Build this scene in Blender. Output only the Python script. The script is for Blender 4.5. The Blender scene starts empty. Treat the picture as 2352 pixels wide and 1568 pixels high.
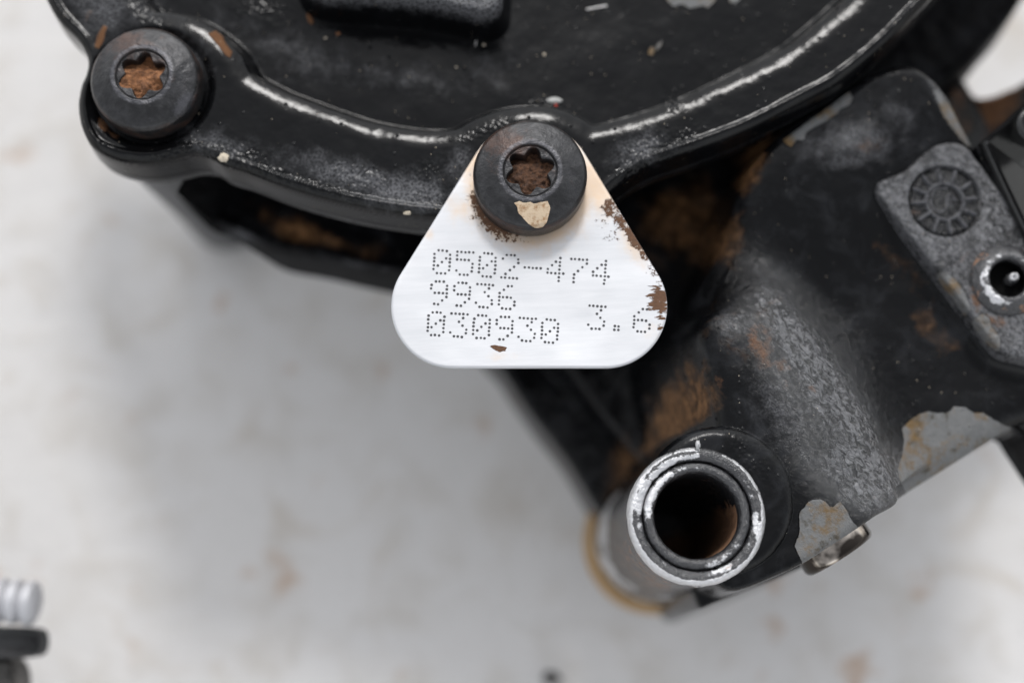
import bpy, math, random
import numpy as np
from mathutils import Vector

# ------------------------------------------------------------------ frame
S = 0.06e-3                      # metres per unit; the casting is drawn in units of 0.06 mm
W, H = 2352.0, 1568.0
F = 3267.0                       # 50 mm lens on a 36 mm sensor
D = 3267.0                       # working distance
TILT = math.radians(11.4)
sc = bpy.context.scene
C = sc.collection

cd = bpy.data.cameras.new("camera")
cam = bpy.data.objects.new("camera", cd)
C.objects.link(cam)
cd.lens = 50.0
cd.sensor_width = 36.0
CPOS = np.array([0.0, -D * math.sin(TILT), D * math.cos(TILT)])
cam.location = CPOS * S
cam.rotation_euler = (TILT, 0, 0)
cd.clip_start = 0.005
cd.clip_end = 50.0
cd.dof.use_dof = True
cd.dof.focus_distance = (D - 25) * S
cd.dof.aperture_fstop = 5.4
cd.dof.aperture_blades = 9
sc.camera = cam

# ------------------------------------------------------------------ sky and sun (bright overcast)
SUN_EL, SUN_AZ = math.radians(45), math.radians(2)      # azimuth clockwise from +Y
wd = bpy.data.worlds.new("World")
sc.world = wd
wd.use_nodes = True
wn = wd.node_tree
bg = wn.nodes["Background"]
sky = wn.nodes.new("ShaderNodeTexSky")
sky.sky_type = 'NISHITA'
sky.sun_disc = False
sky.sun_elevation = SUN_EL
sky.sun_rotation = SUN_AZ
sky.air_density = 1.0
sky.dust_density = 1.0
sky.ozone_density = 1.0
hs = wn.nodes.new("ShaderNodeHueSaturation")
hs.inputs['Saturation'].default_value = 0.15
wn.links.new(sky.outputs[0], hs.inputs['Color'])
wn.links.new(hs.outputs[0], bg.inputs[0])
bg.inputs[1].default_value = 0.15
sd = bpy.data.lights.new("sun", 'SUN')
sd.energy = 0.85
sd.angle = math.radians(10.0)
sd.color = (1.0, 0.975, 0.95)
sun = bpy.data.objects.new("sun", sd)
C.objects.link(sun)
sv = Vector((math.cos(SUN_EL) * math.sin(SUN_AZ), math.cos(SUN_EL) * math.cos(SUN_AZ), math.sin(SUN_EL)))
sun.rotation_euler = sv.to_track_quat('Z', 'Y').to_euler()
sun.location = sv * 1.0
sc.view_settings.view_transform = 'Standard'
sc.view_settings.look = 'None'
sc.view_settings.exposure = 0.9
sc.view_settings.gamma = 1.0
sc.render.film_transparent = False

# ------------------------------------------------------------------ maths helpers
CT, ST = math.cos(TILT), math.sin(TILT)


def U(u, v, z):
    """point at height z that the photograph shows at (u, v)"""
    dx, dy = u - W / 2, H / 2 - v
    d = np.array([dx, dy * CT + F * ST, dy * ST - F * CT])
    s = (z - CPOS[2]) / d[2]
    return CPOS + s * d


def UP(pts, z):
    return np.array([U(p[0], p[1], z)[:2] for p in pts])


def proj(V):
    q = V - CPOS
    x = q[:, 0]
    y = q[:, 1] * CT + q[:, 2] * ST
    w = q[:, 1] * ST - q[:, 2] * CT
    return W / 2 + F * x / w, H / 2 - F * y / w


def spline(pts, step=8.0, closed=True):
    pts = np.asarray(pts, float)
    n = len(pts)
    out = []
    rng_ = range(n) if closed else range(n - 1)
    for i in rng_:
        if closed:
            p0, p1, p2, p3 = pts[i - 1], pts[i], pts[(i + 1) % n], pts[(i + 2) % n]
        else:
            p0, p1, p2, p3 = pts[max(i - 1, 0)], pts[i], pts[i + 1], pts[min(i + 2, n - 1)]
        L = np.linalg.norm(p2 - p1)
        k = max(1, int(L / step))
        # centripetal-ish tangents, limited so that corners stay tight
        m1 = (p2 - p0) * 0.5
        m2 = (p3 - p1) * 0.5
        l1, l2 = np.linalg.norm(m1), np.linalg.norm(m2)
        m1 = m1 / max(l1, 1e-6) * min(l1, L)
        m2 = m2 / max(l2, 1e-6) * min(l2, L)
        for j in range(k):
            t = j / k
            t2, t3 = t * t, t * t * t
            out.append((2 * t3 - 3 * t2 + 1) * p1 + (t3 - 2 * t2 + t) * m1 + (-2 * t3 + 3 * t2) * p2 + (t3 - t2) * m2)
    return np.array(out)


def sdf_raw(X, Y, poly):
    d = np.full(X.shape, 1e18)
    sgn = np.zeros(X.shape, bool)
    a = poly
    b = np.roll(poly, -1, axis=0)
    for (ax, ay), (bx, by) in zip(a, b):
        ex, ey = bx - ax, by - ay
        l2 = ex * ex + ey * ey
        if l2 < 1e-9:
            continue
        wx, wy = X - ax, Y - ay
        t = np.clip((wx * ex + wy * ey) / l2, 0, 1)
        d = np.minimum(d, (wx - ex * t) ** 2 + (wy - ey * t) ** 2)
        if ey != 0:
            c = ((ay <= Y) & (by > Y)) | ((by <= Y) & (ay > Y))
            sgn ^= c & (X < ax + (Y - ay) / ey * ex)
    d = np.sqrt(d)
    return np.where(sgn, -d, d)


class SDF:
    """signed distance to a closed outline, sampled on a coarse grid and read back bilinearly"""

    def __init__(self, poly, bounds, step=6.0):
        x0, x1, y0, y1 = bounds
        self.x0, self.y0, self.h = x0, y0, step
        nx, ny = int((x1 - x0) / step) + 2, int((y1 - y0) / step) + 2
        xs, ys = x0 + np.arange(nx) * step, y0 + np.arange(ny) * step
        X, Y = np.meshgrid(xs, ys)
        self.g = sdf_raw(X, Y, poly)
        self.nx, self.ny = nx, ny

    def __call__(self, X, Y):
        fx = np.clip((X - self.x0) / self.h, 0, self.nx - 1.001)
        fy = np.clip((Y - self.y0) / self.h, 0, self.ny - 1.001)
        i, j = fx.astype(int), fy.astype(int)
        a, b = fx - i, fy - j
        g = self.g
        return (g[j, i] * (1 - a) + g[j, i + 1] * a) * (1 - b) + (g[j + 1, i] * (1 - a) + g[j + 1, i + 1] * a) * b


_tab = np.random.default_rng(7).random((256, 256))


def vnoise(x, y, seed=0):
    x = x + seed * 17.31
    y = y + seed * 9.77
    i, j = np.floor(x).astype(int), np.floor(y).astype(int)
    a, b = x - i, y - j
    a = a * a * a * (a * (a * 6 - 15) + 10)
    b = b * b * b * (b * (b * 6 - 15) + 10)
    i0, i1, j0, j1 = i % 256, (i + 1) % 256, j % 256, (j + 1) % 256
    return (_tab[j0, i0] * (1 - a) + _tab[j0, i1] * a) * (1 - b) + (_tab[j1, i0] * (1 - a) + _tab[j1, i1] * a) * b


def fbm(x, y, scale, octv=4, seed=0):
    s, amp, tot = 0, 1.0, 0
    for o in range(octv):
        s = s + amp * (vnoise(x / scale * 2 ** o, y / scale * 2 ** o, seed + o * 3) - 0.5)
        tot += amp
        amp *= 0.5
    return s / tot * 2


def smax(a, b, k):
    h = np.clip(0.5 + 0.5 * (a - b) / k, 0, 1)
    return b * (1 - h) + a * h + k * h * (1 - h)


def smin(a, b, k):
    return -smax(-a, -b, k)


def sstep(a, b, x):
    t = np.clip((x - a) / (b - a), 0, 1)
    return t * t * (3 - 2 * t)


def blobs(u, v, lst):
    """soft elliptical patches (u, v, ru, rv, degrees, strength)"""
    m = np.zeros(u.shape)
    for (cu, cv, ru, rv, ang, st) in lst:
        a = math.radians(ang)
        du, dv = u - cu, v - cv
        p = (du * math.cos(a) + dv * math.sin(a)) / ru
        q = (-du * math.sin(a) + dv * math.cos(a)) / rv
        m = np.maximum(m, st * np.exp(-(p * p + q * q)))
    return m


def patch(u, v, poly, soft=6.0):
    poly = np.asarray(poly, float)
    x0, y0 = poly.min(0) - 40
    x1, y1 = poly.max(0) + 40
    d = np.full(u.shape, 40.0)
    k = (u > x0) & (u < x1) & (v > y0) & (v < y1)
    if k.any():
        d[k] = sdf_raw(u[k], v[k], poly)
    return np.clip(0.5 - d / (2 * soft), 0, 1)


# ------------------------------------------------------------------ mesh helpers
def mk(name, V, Fq, mat, parent=None, base=None, attrs=None, smooth=True, tris=None, sharp=None):
    """V in drawing units; the object's origin sits at its own base"""
    V = np.asarray(V, float)
    if parent is not None:
        base = np.array(parent['base_u'])
    elif base is None:
        base = np.array([V[:, 0].mean(), V[:, 1].mean(), V[:, 2].min()])
    else:
        base = np.asarray(base, float)
    me = bpy.data.meshes.new(name)
    loc = (V - base) * S
    if isinstance(Fq, np.ndarray) and tris is None:
        nf, k = Fq.shape
        me.vertices.add(len(V))
        me.vertices.foreach_set("co", loc.astype(np.float32).ravel())
        me.loops.add(nf * k)
        me.loops.foreach_set("vertex_index", Fq.astype(np.int32).ravel())
        me.polygons.add(nf)
        me.polygons.foreach_set("loop_start", (np.arange(nf) * k).astype(np.int32))
        me.update(calc_edges=True)
        me.validate()
    else:
        me.from_pydata(loc.tolist(), [], [list(map(int, f)) for f in Fq])
        me.update()
    a = me.attributes.new("rest", 'FLOAT_VECTOR', 'POINT')
    if len(me.vertices) == len(V):
        a.data.foreach_set("vector", V.astype(np.float32).ravel())
        for k_, arr in (attrs or {}).items():
            b = me.attributes.new(k_, 'FLOAT', 'POINT')
            b.data.foreach_set("value", np.asarray(arr, np.float32))
    if smooth:
        me.polygons.foreach_set("use_smooth", np.ones(len(me.polygons), bool))
    me.materials.append(mat)
    o = bpy.data.objects.new(name, me)
    C.objects.link(o)
    if parent is not None:
        o.parent = parent
    else:
        o.location = base * S
        o['base_u'] = base.tolist()
    return o


def sub(o_parent, root):
    """let a part act as parent of sub-parts: it shares the root's origin"""
    o_parent['base_u'] = root['base_u']
    return o_parent


def thing(name, base, label, cat, group=None):
    o = bpy.data.objects.new(name, None)
    o.empty_display_size = 0.004
    C.objects.link(o)
    o.location = np.asarray(base, float) * S
    o['base_u'] = list(map(float, base))
    o['label'] = label
    o['category'] = cat
    if group:
        o['group'] = group
    return o


def tag(o, label, cat, group=None):
    o['label'] = label
    o['category'] = cat
    if group:
        o['group'] = group
    return o


def height_mesh(bounds, step, dfun, zfun):
    """grid over bounds, trimmed along dfun = 0 with the rim vertices pulled onto that line"""
    x0, x1, y0, y1 = bounds
    nx, ny = int((x1 - x0) / step) + 1, int((y1 - y0) / step) + 1
    X, Y = np.meshgrid(x0 + np.arange(nx) * step, y0 + np.arange(ny) * step)
    d = dfun(X, Y)
    e = 1.5
    ins = d <= 0
    cell = ins[:-1, :-1] | ins[1:, :-1] | ins[:-1, 1:] | ins[1:, 1:]
    for _ in range(3):
        o = d > 0
        if _ == 0:
            near = o & (d < step * 3)
        gx = (dfun(X + e, Y) - dfun(X - e, Y)) / (2 * e)
        gy = (dfun(X, Y + e) - dfun(X, Y - e)) / (2 * e)
        g2 = np.maximum(gx * gx + gy * gy, 0.25)
        m = near
        X = np.where(m, X - gx * d / g2, X)
        Y = np.where(m, Y - gy * d / g2, Y)
        d = dfun(X, Y)
    j, i = np.nonzero(cell)
    q = np.stack([j * nx + i, j * nx + i + 1, (j + 1) * nx + i + 1, (j + 1) * nx + i], 1)
    used = np.unique(q)
    rm = np.full(nx * ny, -1)
    rm[used] = np.arange(len(used))
    xs, ys = X.ravel()[used], Y.ravel()[used]
    V = np.stack([xs, ys, zfun(xs, ys)], 1)
    return V, rm[q]


def lathe(profile, n=96, center=(0, 0, 0), cap=False):
    P = np.asarray(profile, float)
    th = np.arange(n) * 2 * math.pi / n
    V = np.zeros((len(P), n, 3))
    V[:, :, 0] = P[:, :1] * np.cos(th)
    V[:, :, 1] = P[:, :1] * np.sin(th)
    V[:, :, 2] = P[:, 1:2]
    V = V.reshape(-1, 3) + np.asarray(center, float)
    q = []
    for r in range(len(P) - 1):
        i = np.arange(n)
        k = (i + 1) % n
        q.append(np.stack([r * n + i, r * n + k, (r + 1) * n + k, (r + 1) * n + i], 1))
    return V, np.concatenate(q)[:, ::-1]


def fine(profile, maxlen):
    """subdivide a profile so that no step is longer than maxlen"""
    out = [profile[0]]
    for a, b in zip(profile[:-1], profile[1:]):
        L = math.hypot(b[0] - a[0], b[1] - a[1])
        k = max(1, int(math.ceil(L / maxlen)))
        for j in range(1, k + 1):
            out.append((a[0] + (b[0] - a[0]) * j / k, a[1] + (b[1] - a[1]) * j / k))
    return out


def offset_strip(poly, levels):
    """closed outline swept through (offset outward, z) levels"""
    p = np.asarray(poly, float)
    area = 0.5 * np.sum(p[:, 0] * np.roll(p[:, 1], -1) - np.roll(p[:, 0], -1) * p[:, 1])
    if area < 0:
        p = p[::-1]
    t = np.roll(p, -1, 0) - np.roll(p, 1, 0)
    t /= np.maximum(np.linalg.norm(t, axis=1), 1e-9)[:, None]
    nrm = np.stack([t[:, 1], -t[:, 0]], 1)
    n = len(p)
    V, q = [], []
    for (o, z) in levels:
        xy = p + nrm * o
        V.append(np.column_stack([xy, np.full(n, z) if np.isscalar(z) else z]))
    i = np.arange(n)
    k = (i + 1) % n
    for r in range(len(levels) - 1):
        q.append(np.stack([r * n + i, (r + 1) * n + i, (r + 1) * n + k, r * n + k], 1))
    return np.concatenate(V), np.concatenate(q)


def rotate_to(V, axis, center):
    """turn a Z-axis shape so that Z points along axis, then move it to center"""
    q = Vector((0, 0, 1)).rotation_difference(Vector(axis).normalized()).to_matrix()
    M = np.array([list(r) for r in q])
    return np.asarray(V) @ M.T + np.asarray(center, float)


# ------------------------------------------------------------------ material helpers
class NT:
    def __init__(self, name):
        self.m = bpy.data.materials.new(name)
        self.m.use_nodes = True
        self.t = self.m.node_tree
        self.b = self.t.nodes["Principled BSDF"]
        self._c = {}

    def new(self, typ, **kw):
        n = self.t.nodes.new(typ)
        for k, v in kw.items():
            setattr(n, k, v)
        return n

    def put(self, sock, v):
        if isinstance(v, (int, float)):
            sock.default_value = v
        elif isinstance(v, (tuple, list)):
            sock.default_value = tuple(v) + (1.0,) if (len(v) == 3 and sock.type == 'RGBA') else tuple(v)
        else:
            self.t.links.new(v, sock)

    def attr(self, name, vec=False):
        key = (name, vec)
        if key not in self._c:
            n = self.new("ShaderNodeAttribute", attribute_name=name)
            self._c[key] = n.outputs['Vector' if vec else 'Fac']
        return self._c[key]

    def P(self, wl=1.0, stretch=None, rot=0.0, off=0.0):
        """drawing-unit coordinates divided by a wavelength"""
        n = self.new("ShaderNodeMapping")
        self.put(n.inputs[0], self.attr("rest", True))
        s = stretch or (1, 1, 1)
        n.vector_type = 'TEXTURE'
        n.inputs['Location'].default_value = (off * 97, off * 71, off * 31)
        n.inputs['Rotation'].default_value = (0, 0, rot)
        n.inputs['Scale'].default_value = tuple(wl / a for a in s)
        return n.outputs[0]

    def noise(self, wl, detail=3, rough=.55, stretch=None, rot=0.0, off=0.0, dist=0.0):
        n = self.new("ShaderNodeTexNoise")
        self.put(n.inputs['Vector'], self.P(wl, stretch, rot, off))
        n.inputs['Scale'].default_value = 1.0
        n.inputs['Detail'].default_value = detail
        n.inputs['Roughness'].default_value = rough
        n.inputs['Distortion'].default_value = dist
        return n.outputs[0]

    def voro(self, wl, feature='F1', off=0.0, rnd=1.0, stretch=None, rot=0.0):
        n = self.new("ShaderNodeTexVoronoi", feature=feature)
        self.put(n.inputs['Vector'], self.P(wl, stretch, rot, off))
        n.inputs['Scale'].default_value = 1.0
        n.inputs['Randomness'].default_value = rnd
        return n.outputs

    def math(self, op, a, b=0.0, c=None, clamp=False):
        n = self.new("ShaderNodeMath", operation=op, use_clamp=clamp)
        self.put(n.inputs[0], a)
        self.put(n.inputs[1], b)
        if c is not None:
            self.put(n.inputs[2], c)
        return n.outputs[0]

    def add(self, a, b):
        return self.math('ADD', a, b)

    def mul(self, a, b):
        return self.math('MULTIPLY', a, b)

    def ss(self, a, b, x):
        n = self.new("ShaderNodeMapRange", interpolation_type='SMOOTHSTEP')
        self.put(n.inputs['Value'], x)
        self.put(n.inputs['From Min'], a)
        self.put(n.inputs['From Max'], b)
        return n.outputs[0]

    def mix(self, f, a, b):
        n = self.new("ShaderNodeMix", data_type='RGBA')
        self.put(n.inputs[0], f)
        self.put(n.inputs[6], a)
        self.put(n.inputs[7], b)
        return n.outputs[2]

    def lerp(self, f, a, b):
        n = self.new("ShaderNodeMix", data_type='FLOAT')
        self.put(n.inputs[0], f)
        self.put(n.inputs[2], a)
        self.put(n.inputs[3], b)
        return n.outputs[0]

    def bump(self, height, strength=1.0, normal=None):
        n = self.new("ShaderNodeBump")
        n.inputs['Strength'].default_value = strength
        n.inputs['Distance'].default_value = S
        self.put(n.inputs['Height'], height)
        if normal is not None:
            self.put(n.inputs['Normal'], normal)
        return n.outputs[0]

    def out(self, **kw):
        for k, v in kw.items():
            self.put(self.b.inputs[k.replace('_', ' ')], v)
        return self.m


def make_paint(name, rough=.27, spec=.16, peel=.5, base=(.0020, .0021, .0024), grain=1.0, film=1.0):
    """worn glossy black paint over cast aluminium; attributes chip, rust, dust, pit mark worn spots and painted-in sheen"""
    N = NT(name)
    n_big = N.noise(170, 3, .5)
    n_mid = N.noise(34, 5, .62)
    n_sml = N.noise(11, 4, .6, off=3.1)
    n_fin = N.noise(3.6, 2, .5, off=8.7)
    chip = N.ss(.44, .56, N.add(N.attr('chip'), N.mul(N.add(n_sml, -.5), .55)))
    rust = N.ss(.34, .70, N.add(N.attr('rust'), N.mul(N.add(n_mid, -.5), 1.25)))
    rust = N.mul(rust, N.ss(.02, .12, N.attr('rust')))
    dust_sheen = N.ss(.15, .95, N.add(N.attr('dust_sheen'), N.mul(N.add(n_mid, -.5), .9)))
    dust_sheen = N.mul(dust_sheen, N.ss(.02, .15, N.attr('dust_sheen')))
    st = N.noise(12, 5, .68, stretch=(.6, 1, 1), rot=math.radians(-52), off=2.2, dist=.8)
    rag = N.attr('rag')
    ragm = N.ss(.05, .45, rag)
    dust_sheen = N.mul(dust_sheen, N.lerp(ragm, 1.0, N.mul(N.ss(.40, .60, st), 1.25)))
    dust_sheen = N.mul(dust_sheen, N.lerp(N.ss(.36, .62, N.noise(6.5, 3, .6, off=31)), N.lerp(ragm, .30, .75), N.lerp(ragm, 1.25, 1.05)))
    dust_sheen = N.math('MINIMUM', dust_sheen, 1.0)
    # grit: tiny pale specks stuck in the paint
    vo = N.voro(15, off=1.3)
    sel = N.new("ShaderNodeSeparateColor")
    N.put(sel.inputs[0], vo['Color'])
    grit = N.mul(N.math('LESS_THAN', vo['Distance'], N.mul(sel.outputs[1], .10)), N.math('GREATER_THAN', sel.outputs[0], .55))
    col = N.mix(n_big, base, tuple(c * 1.7 for c in base))
    col = N.mix(N.mul(N.ss(.45, .85, N.noise(85, 6, .65, off=23, dist=.5)), film), col, (.020, .021, .0235))
    col = N.mix(N.mul(dust_sheen, .85), col, N.mix(N.ss(.1, .6, rag), (.115, .116, .123), (.155, .156, .163)))  # rag areas get a paler tone that paints the ridge sheen
    gn = N.noise(60, 6, .62, off=12, dist=.4)
    gm = N.ss(.25, 1.0, N.add(N.attr('grime'), N.mul(N.add(gn, -.5), 1.3)))
    gm = N.mul(gm, N.ss(.03, .2, N.attr('grime')))
    col = N.mix(gm, col, N.mix(N.ss(.3, .75, N.noise(22, 5, .68, off=17)), (.040, .020, .009), (.25, .13, .058)))
    rc = N.mix(N.noise(16, 4, .7, off=5), (.055, .025, .013), (.20, .098, .046))
    rc = N.mix(N.ss(.55, .75, n_fin), rc, (.035, .02, .012))
    col = N.mix(rust, col, rc)
    cc = N.mix(N.noise(20, 5, .7, off=9), (.085, .088, .089), (.17, .17, .168))
    cc = N.mix(N.ss(.46, .70, N.noise(55, 4, .65, off=2)), cc, (.125, .08, .035))
    cc = N.mix(N.ss(.53, .74, N.noise(34, 5, .7, off=14)), cc, (.045, .038, .026))
    col = N.mix(chip, col, cc)
    col = N.mix(grit, col, (.36, .31, .24))
    rg = N.lerp(n_mid, rough - .05, rough + .06)
    rg = N.lerp(dust_sheen, rg, N.lerp(N.ss(.1, .6, rag), .44, .34))
    sp = N.lerp(N.ss(.1, .6, rag), spec, 1.0)
    rg = N.lerp(gm, rg, .6)
    rg = N.lerp(rust, rg, .85)
    rg = N.lerp(chip, rg, .55)
    # relief
    h = N.mul(N.add(n_sml, -.5), .55 * peel)
    h = N.add(h, N.mul(N.add(n_fin, -.5), .5 * grain))
    v2 = N.voro(9, 'SMOOTH_F1', off=4.4)
    h = N.add(h, N.mul(N.mul(N.attr('pit'), N.math('SUBTRACT', .55, v2['Distance'])), 7.0))
    v3 = N.voro(26, off=6.6)
    sl3 = N.new("ShaderNodeSeparateColor")
    N.put(sl3.inputs[0], v3['Color'])
    bub = N.mul(N.ss(.20, .03, v3['Distance']), N.math('GREATER_THAN', sl3.outputs[0], .48))
    h = N.add(h, N.mul(bub, 2.2))
    h = N.add(h, N.mul(N.mul(N.attr('rag'), N.add(st, -.5)), 20.0))
    h = N.add(h, N.mul(rust, N.mul(n_fin, 2.2)))
    lip = N.mul(N.ss(.22, .42, N.add(N.attr('chip'), N.mul(N.add(n_sml, -.5), .55))), N.math('SUBTRACT', 1.0, chip))
    h = N.add(h, N.mul(lip, 2.5))
    h = N.add(h, N.mul(chip, N.add(-2.5, N.mul(n_sml, 2.2))))
    h = N.add(h, N.mul(grit, 2.0))
    return N.out(Base_Color=col, Roughness=rg, Specular_IOR_Level=sp, Normal=N.bump(h))


M_cover = make_paint("black_cover_paint", rough=.12, peel=.55, grain=.3, film=.18)
M_case = make_paint("black_case_paint", rough=.22, peel=.8)
M_ledge = make_paint("dull_black_ledge_paint", rough=.45, peel=.8, spec=.05)
M_house = make_paint("black_housing_paint", rough=.17, peel=.9, grain=.6)


def make_tag_metal():
    N = NT("tag_aluminium")
    n_sml = N.noise(9, 5, .7, off=3.1)
    n_str = N.noise(14, 4, .65, stretch=(.35, 1.4, 1), rot=.06, off=7)
    rust = N.ss(.47, .55, N.add(N.attr('rust'), N.mul(N.add(n_sml, -.5), 1.3)))
    rust = N.mul(rust, N.ss(.05, .2, N.attr('rust')))
    rust2 = N.ss(.47, .55, N.add(N.attr('streak'), N.mul(N.add(n_str, -.5), 1.7)))
    rust2 = N.mul(rust2, N.ss(.05, .2, N.attr('streak')))
    r = N.math('MAXIMUM', rust, rust2)
    tint = N.ss(.1, .9, N.add(N.attr('tan'), N.mul(N.add(N.noise(26, 4, .65), -.5), .7)))
    tint = N.mul(tint, N.ss(.03, .2, N.attr('tan')))
    col = N.mix(N.ss(.25, .75, N.noise(9, 6, .68, stretch=(.08, 1, 1), rot=.06)), (.50, .51, .525), (.545, .55, .565))
    col = N.mix(N.mul(tint, .95), col, (.56, .43, .31))
    rc = N.mix(N.noise(7, 3, .6, off=4), (.035, .018, .010), (.16, .075, .035))
    col = N.mix(r, col, rc)
    rg = N.lerp(N.add(N.mul(N.noise(40, 4, .6, off=1), .5), N.mul(N.noise(6, 3, .6, stretch=(.04, 1, 1), rot=.06, off=5), .5)), .42, .54)
    rg = N.lerp(r, rg, .85)
    h = N.mul(N.add(N.noise(10, 4, .6), -.5), .05)
    h = N.add(h, N.mul(N.add(N.noise(2.6, 2, .6, stretch=(.15, 1, 1), rot=.05), -.5), .10))
    h = N.add(h, N.mul(r, 1.0))
    return N.out(Base_Color=col, Roughness=rg, Metallic=N.lerp(r, .7, 0.0), Normal=N.bump(h))


M_tag = make_tag_metal()
N = NT("punched_mark_steel")
M_dot = N.out(Base_Color=N.mix(N.noise(5, 2), (.02, .02, .022), (.075, .075, .08)), Roughness=.38, Metallic=.4)


def make_bolt_metal():
    N = NT("blackened_bolt_steel")
    n_mid = N.noise(30, 5, .65)
    n_fin = N.noise(5, 4, .6, off=3)
    col = N.mix(N.ss(.35, .7, n_mid), (.027, .027, .028), (.046, .046, .048))
    brown = N.mul(N.ss(.42, .75, N.add(N.attr('rust'), N.mul(N.add(N.noise(46, 5, .7, off=6), -.5), 1.0))), .8)
    col = N.mix(brown, col, (.058, .027, .017))
    cream = N.ss(.46, .54, N.add(N.attr('chip'), N.mul(N.add(N.noise(9, 4, .65, off=9), -.5), .5)))
    cc = N.mix(N.ss(.45, .7, N.noise(14, 4, .7, off=2)), (.55, .43, .30), (.30, .17, .08))
    col = N.mix(cream, col, cc)
    wear_sheen = N.ss(.35, .8, N.add(N.attr('wear_sheen'), N.mul(N.add(n_fin, -.5), .8)))
    col = N.mix(N.mul(wear_sheen, .6), col, (.10, .10, .11))
    rg = N.lerp(n_mid, .28, .44)
    rg = N.lerp(cream, rg, .8)
    h = N.add(N.mul(N.add(n_fin, -.5), 1.1), N.mul(N.add(N.noise(18, 4, .6, off=1.7), -.5), 2.2))
    h = N.add(h, N.mul(cream, 1.6))
    return N.out(Base_Color=col, Roughness=rg, Metallic=N.lerp(N.math('MAXIMUM', cream, N.mul(brown, .7)), .7, 0.0), Specular_IOR_Level=.5, Normal=N.bump(h))


M_bolt = make_bolt_metal()


def make_rust(name, dark, lite):
    N = NT(name)
    n1 = N.noise(13, 5, .7)
    n2 = N.noise(4, 4, .65, off=5)
    col = N.mix(N.ss(.3, .7, n1), dark, lite)
    col = N.mix(N.ss(.6, .78, n2), col, tuple(min(1, c * 1.9) for c in lite))
    col = N.mix(N.ss(.58, .8, N.noise(22, 4, .6, off=11)), col, (.02, .012, .008))
    return N.out(Base_Color=col, Roughness=.8, Normal=N.bump(N.add(N.mul(n1, 6), N.mul(n2, 4))))


M_rust_orange = make_rust("orange_rust", (.085, .032, .012), (.36, .16, .065))
M_rust_brown = make_rust("brown_rust", (.030, .013, .007), (.13, .058, .026))


def make_worn_steel():
    N = NT("worn_painted_steel")
    n_mid = N.noise(24, 5, .65)
    n_sml = N.noise(8, 4, .65, off=3)
    wear_sheen = N.ss(.45, .55, N.add(N.attr('wear_sheen'), N.add(N.mul(N.add(n_mid, -.5), .8), N.mul(N.add(N.noise(110, 3, .5, off=19), -.5), 1.1))))
    black = N.mix(n_sml, (.012, .012, .013), (.035, .035, .038))
    steel = N.mix(n_sml, (.40, .40, .41), (.74, .74, .75))
    col = N.mix(wear_sheen, black, steel)
    rust = N.ss(.42, .6, N.add(N.attr('rust'), N.mul(N.add(N.noise(30, 5, .7, off=7), -.5), 1.2)))
    rust = N.mul(rust, N.ss(.02, .1, N.attr('rust')))
    col = N.mix(rust, col, N.mix(n_mid, (.09, .04, .018), (.38, .19, .09)))
    rg = N.lerp(wear_sheen, .17, .33)
    rg = N.lerp(rust, rg, .8)
    h = N.add(N.mul(N.add(n_mid, -.5), 6.5), N.mul(N.add(n_sml, -.5), 3.2))
    h = N.add(h, N.mul(wear_sheen, -1.5))
    return N.out(Base_Color=col, Roughness=rg, Metallic=N.mul(wear_sheen, N.math('SUBTRACT', .75, N.mul(rust, .75))), Specular_IOR_Level=.75, Normal=N.bump(h))


M_worn = make_worn_steel()


def simple(name, c0, c1, wl, rough, metal=0.0, bump=1.0, spec=.5):
    N = NT(name)
    n = N.noise(wl, 5, .62)
    return N.out(Base_Color=N.mix(n, c0, c1), Roughness=N.lerp(n, rough - .06, rough + .08), Metallic=metal,
                 Specular_IOR_Level=spec, Normal=N.bump(N.mul(N.add(N.noise(wl * .3, 4, .6, off=2), -.5), bump)))


N = NT("brown_tinted_steel")
M_plug = N.out(Base_Color=N.mix(N.ss(.42, .58, N.noise(75, 3, .5, off=5)), (.035, .030, .026), (.46, .41, .36)), Roughness=.16, Metallic=1.0, Normal=N.bump(N.mul(N.noise(14, 4), .5)))  # pale and dark patches paint reflections into the steel colour
M_brass = simple("tarnished_brass", (.28, .17, .075), (.42, .28, .14), 40, .45, .4, 1.0)
M_gloss = simple("gloss_black_plastic", (.006, .006, .0065), (.012, .012, .012), 60, .2, 0, 1.0)
M_rubber = simple("dull_black_rubber", (.015, .015, .016), (.03, .03, .032), 40, .5, 0, 2.0)
M_chrome = simple("bright_threaded_steel", (.42, .42, .435), (.55, .55, .57), 50, .62, .6, .5)
M_cream = simple("cream_grit", (.45, .38, .28), (.68, .61, .50), 6, .7, 0, 2.0)
M_flake = simple("grey_paint_flake", (.30, .30, .29), (.55, .55, .53), 8, .5, .2, 2.0)
M_white = simple("white_splinter_fibre", (.7, .68, .66), (.8, .78, .76), 8, .6, 0, 1.0)
M_red = simple("red_fleck_paint", (.45, .03, .02), (.6, .06, .03), 8, .6, 0, 1.0)
M_pebble = simple("dark_pebble_stone", (.02, .02, .02), (.06, .055, .05), 20, .7, 0, 3.0)


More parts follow.
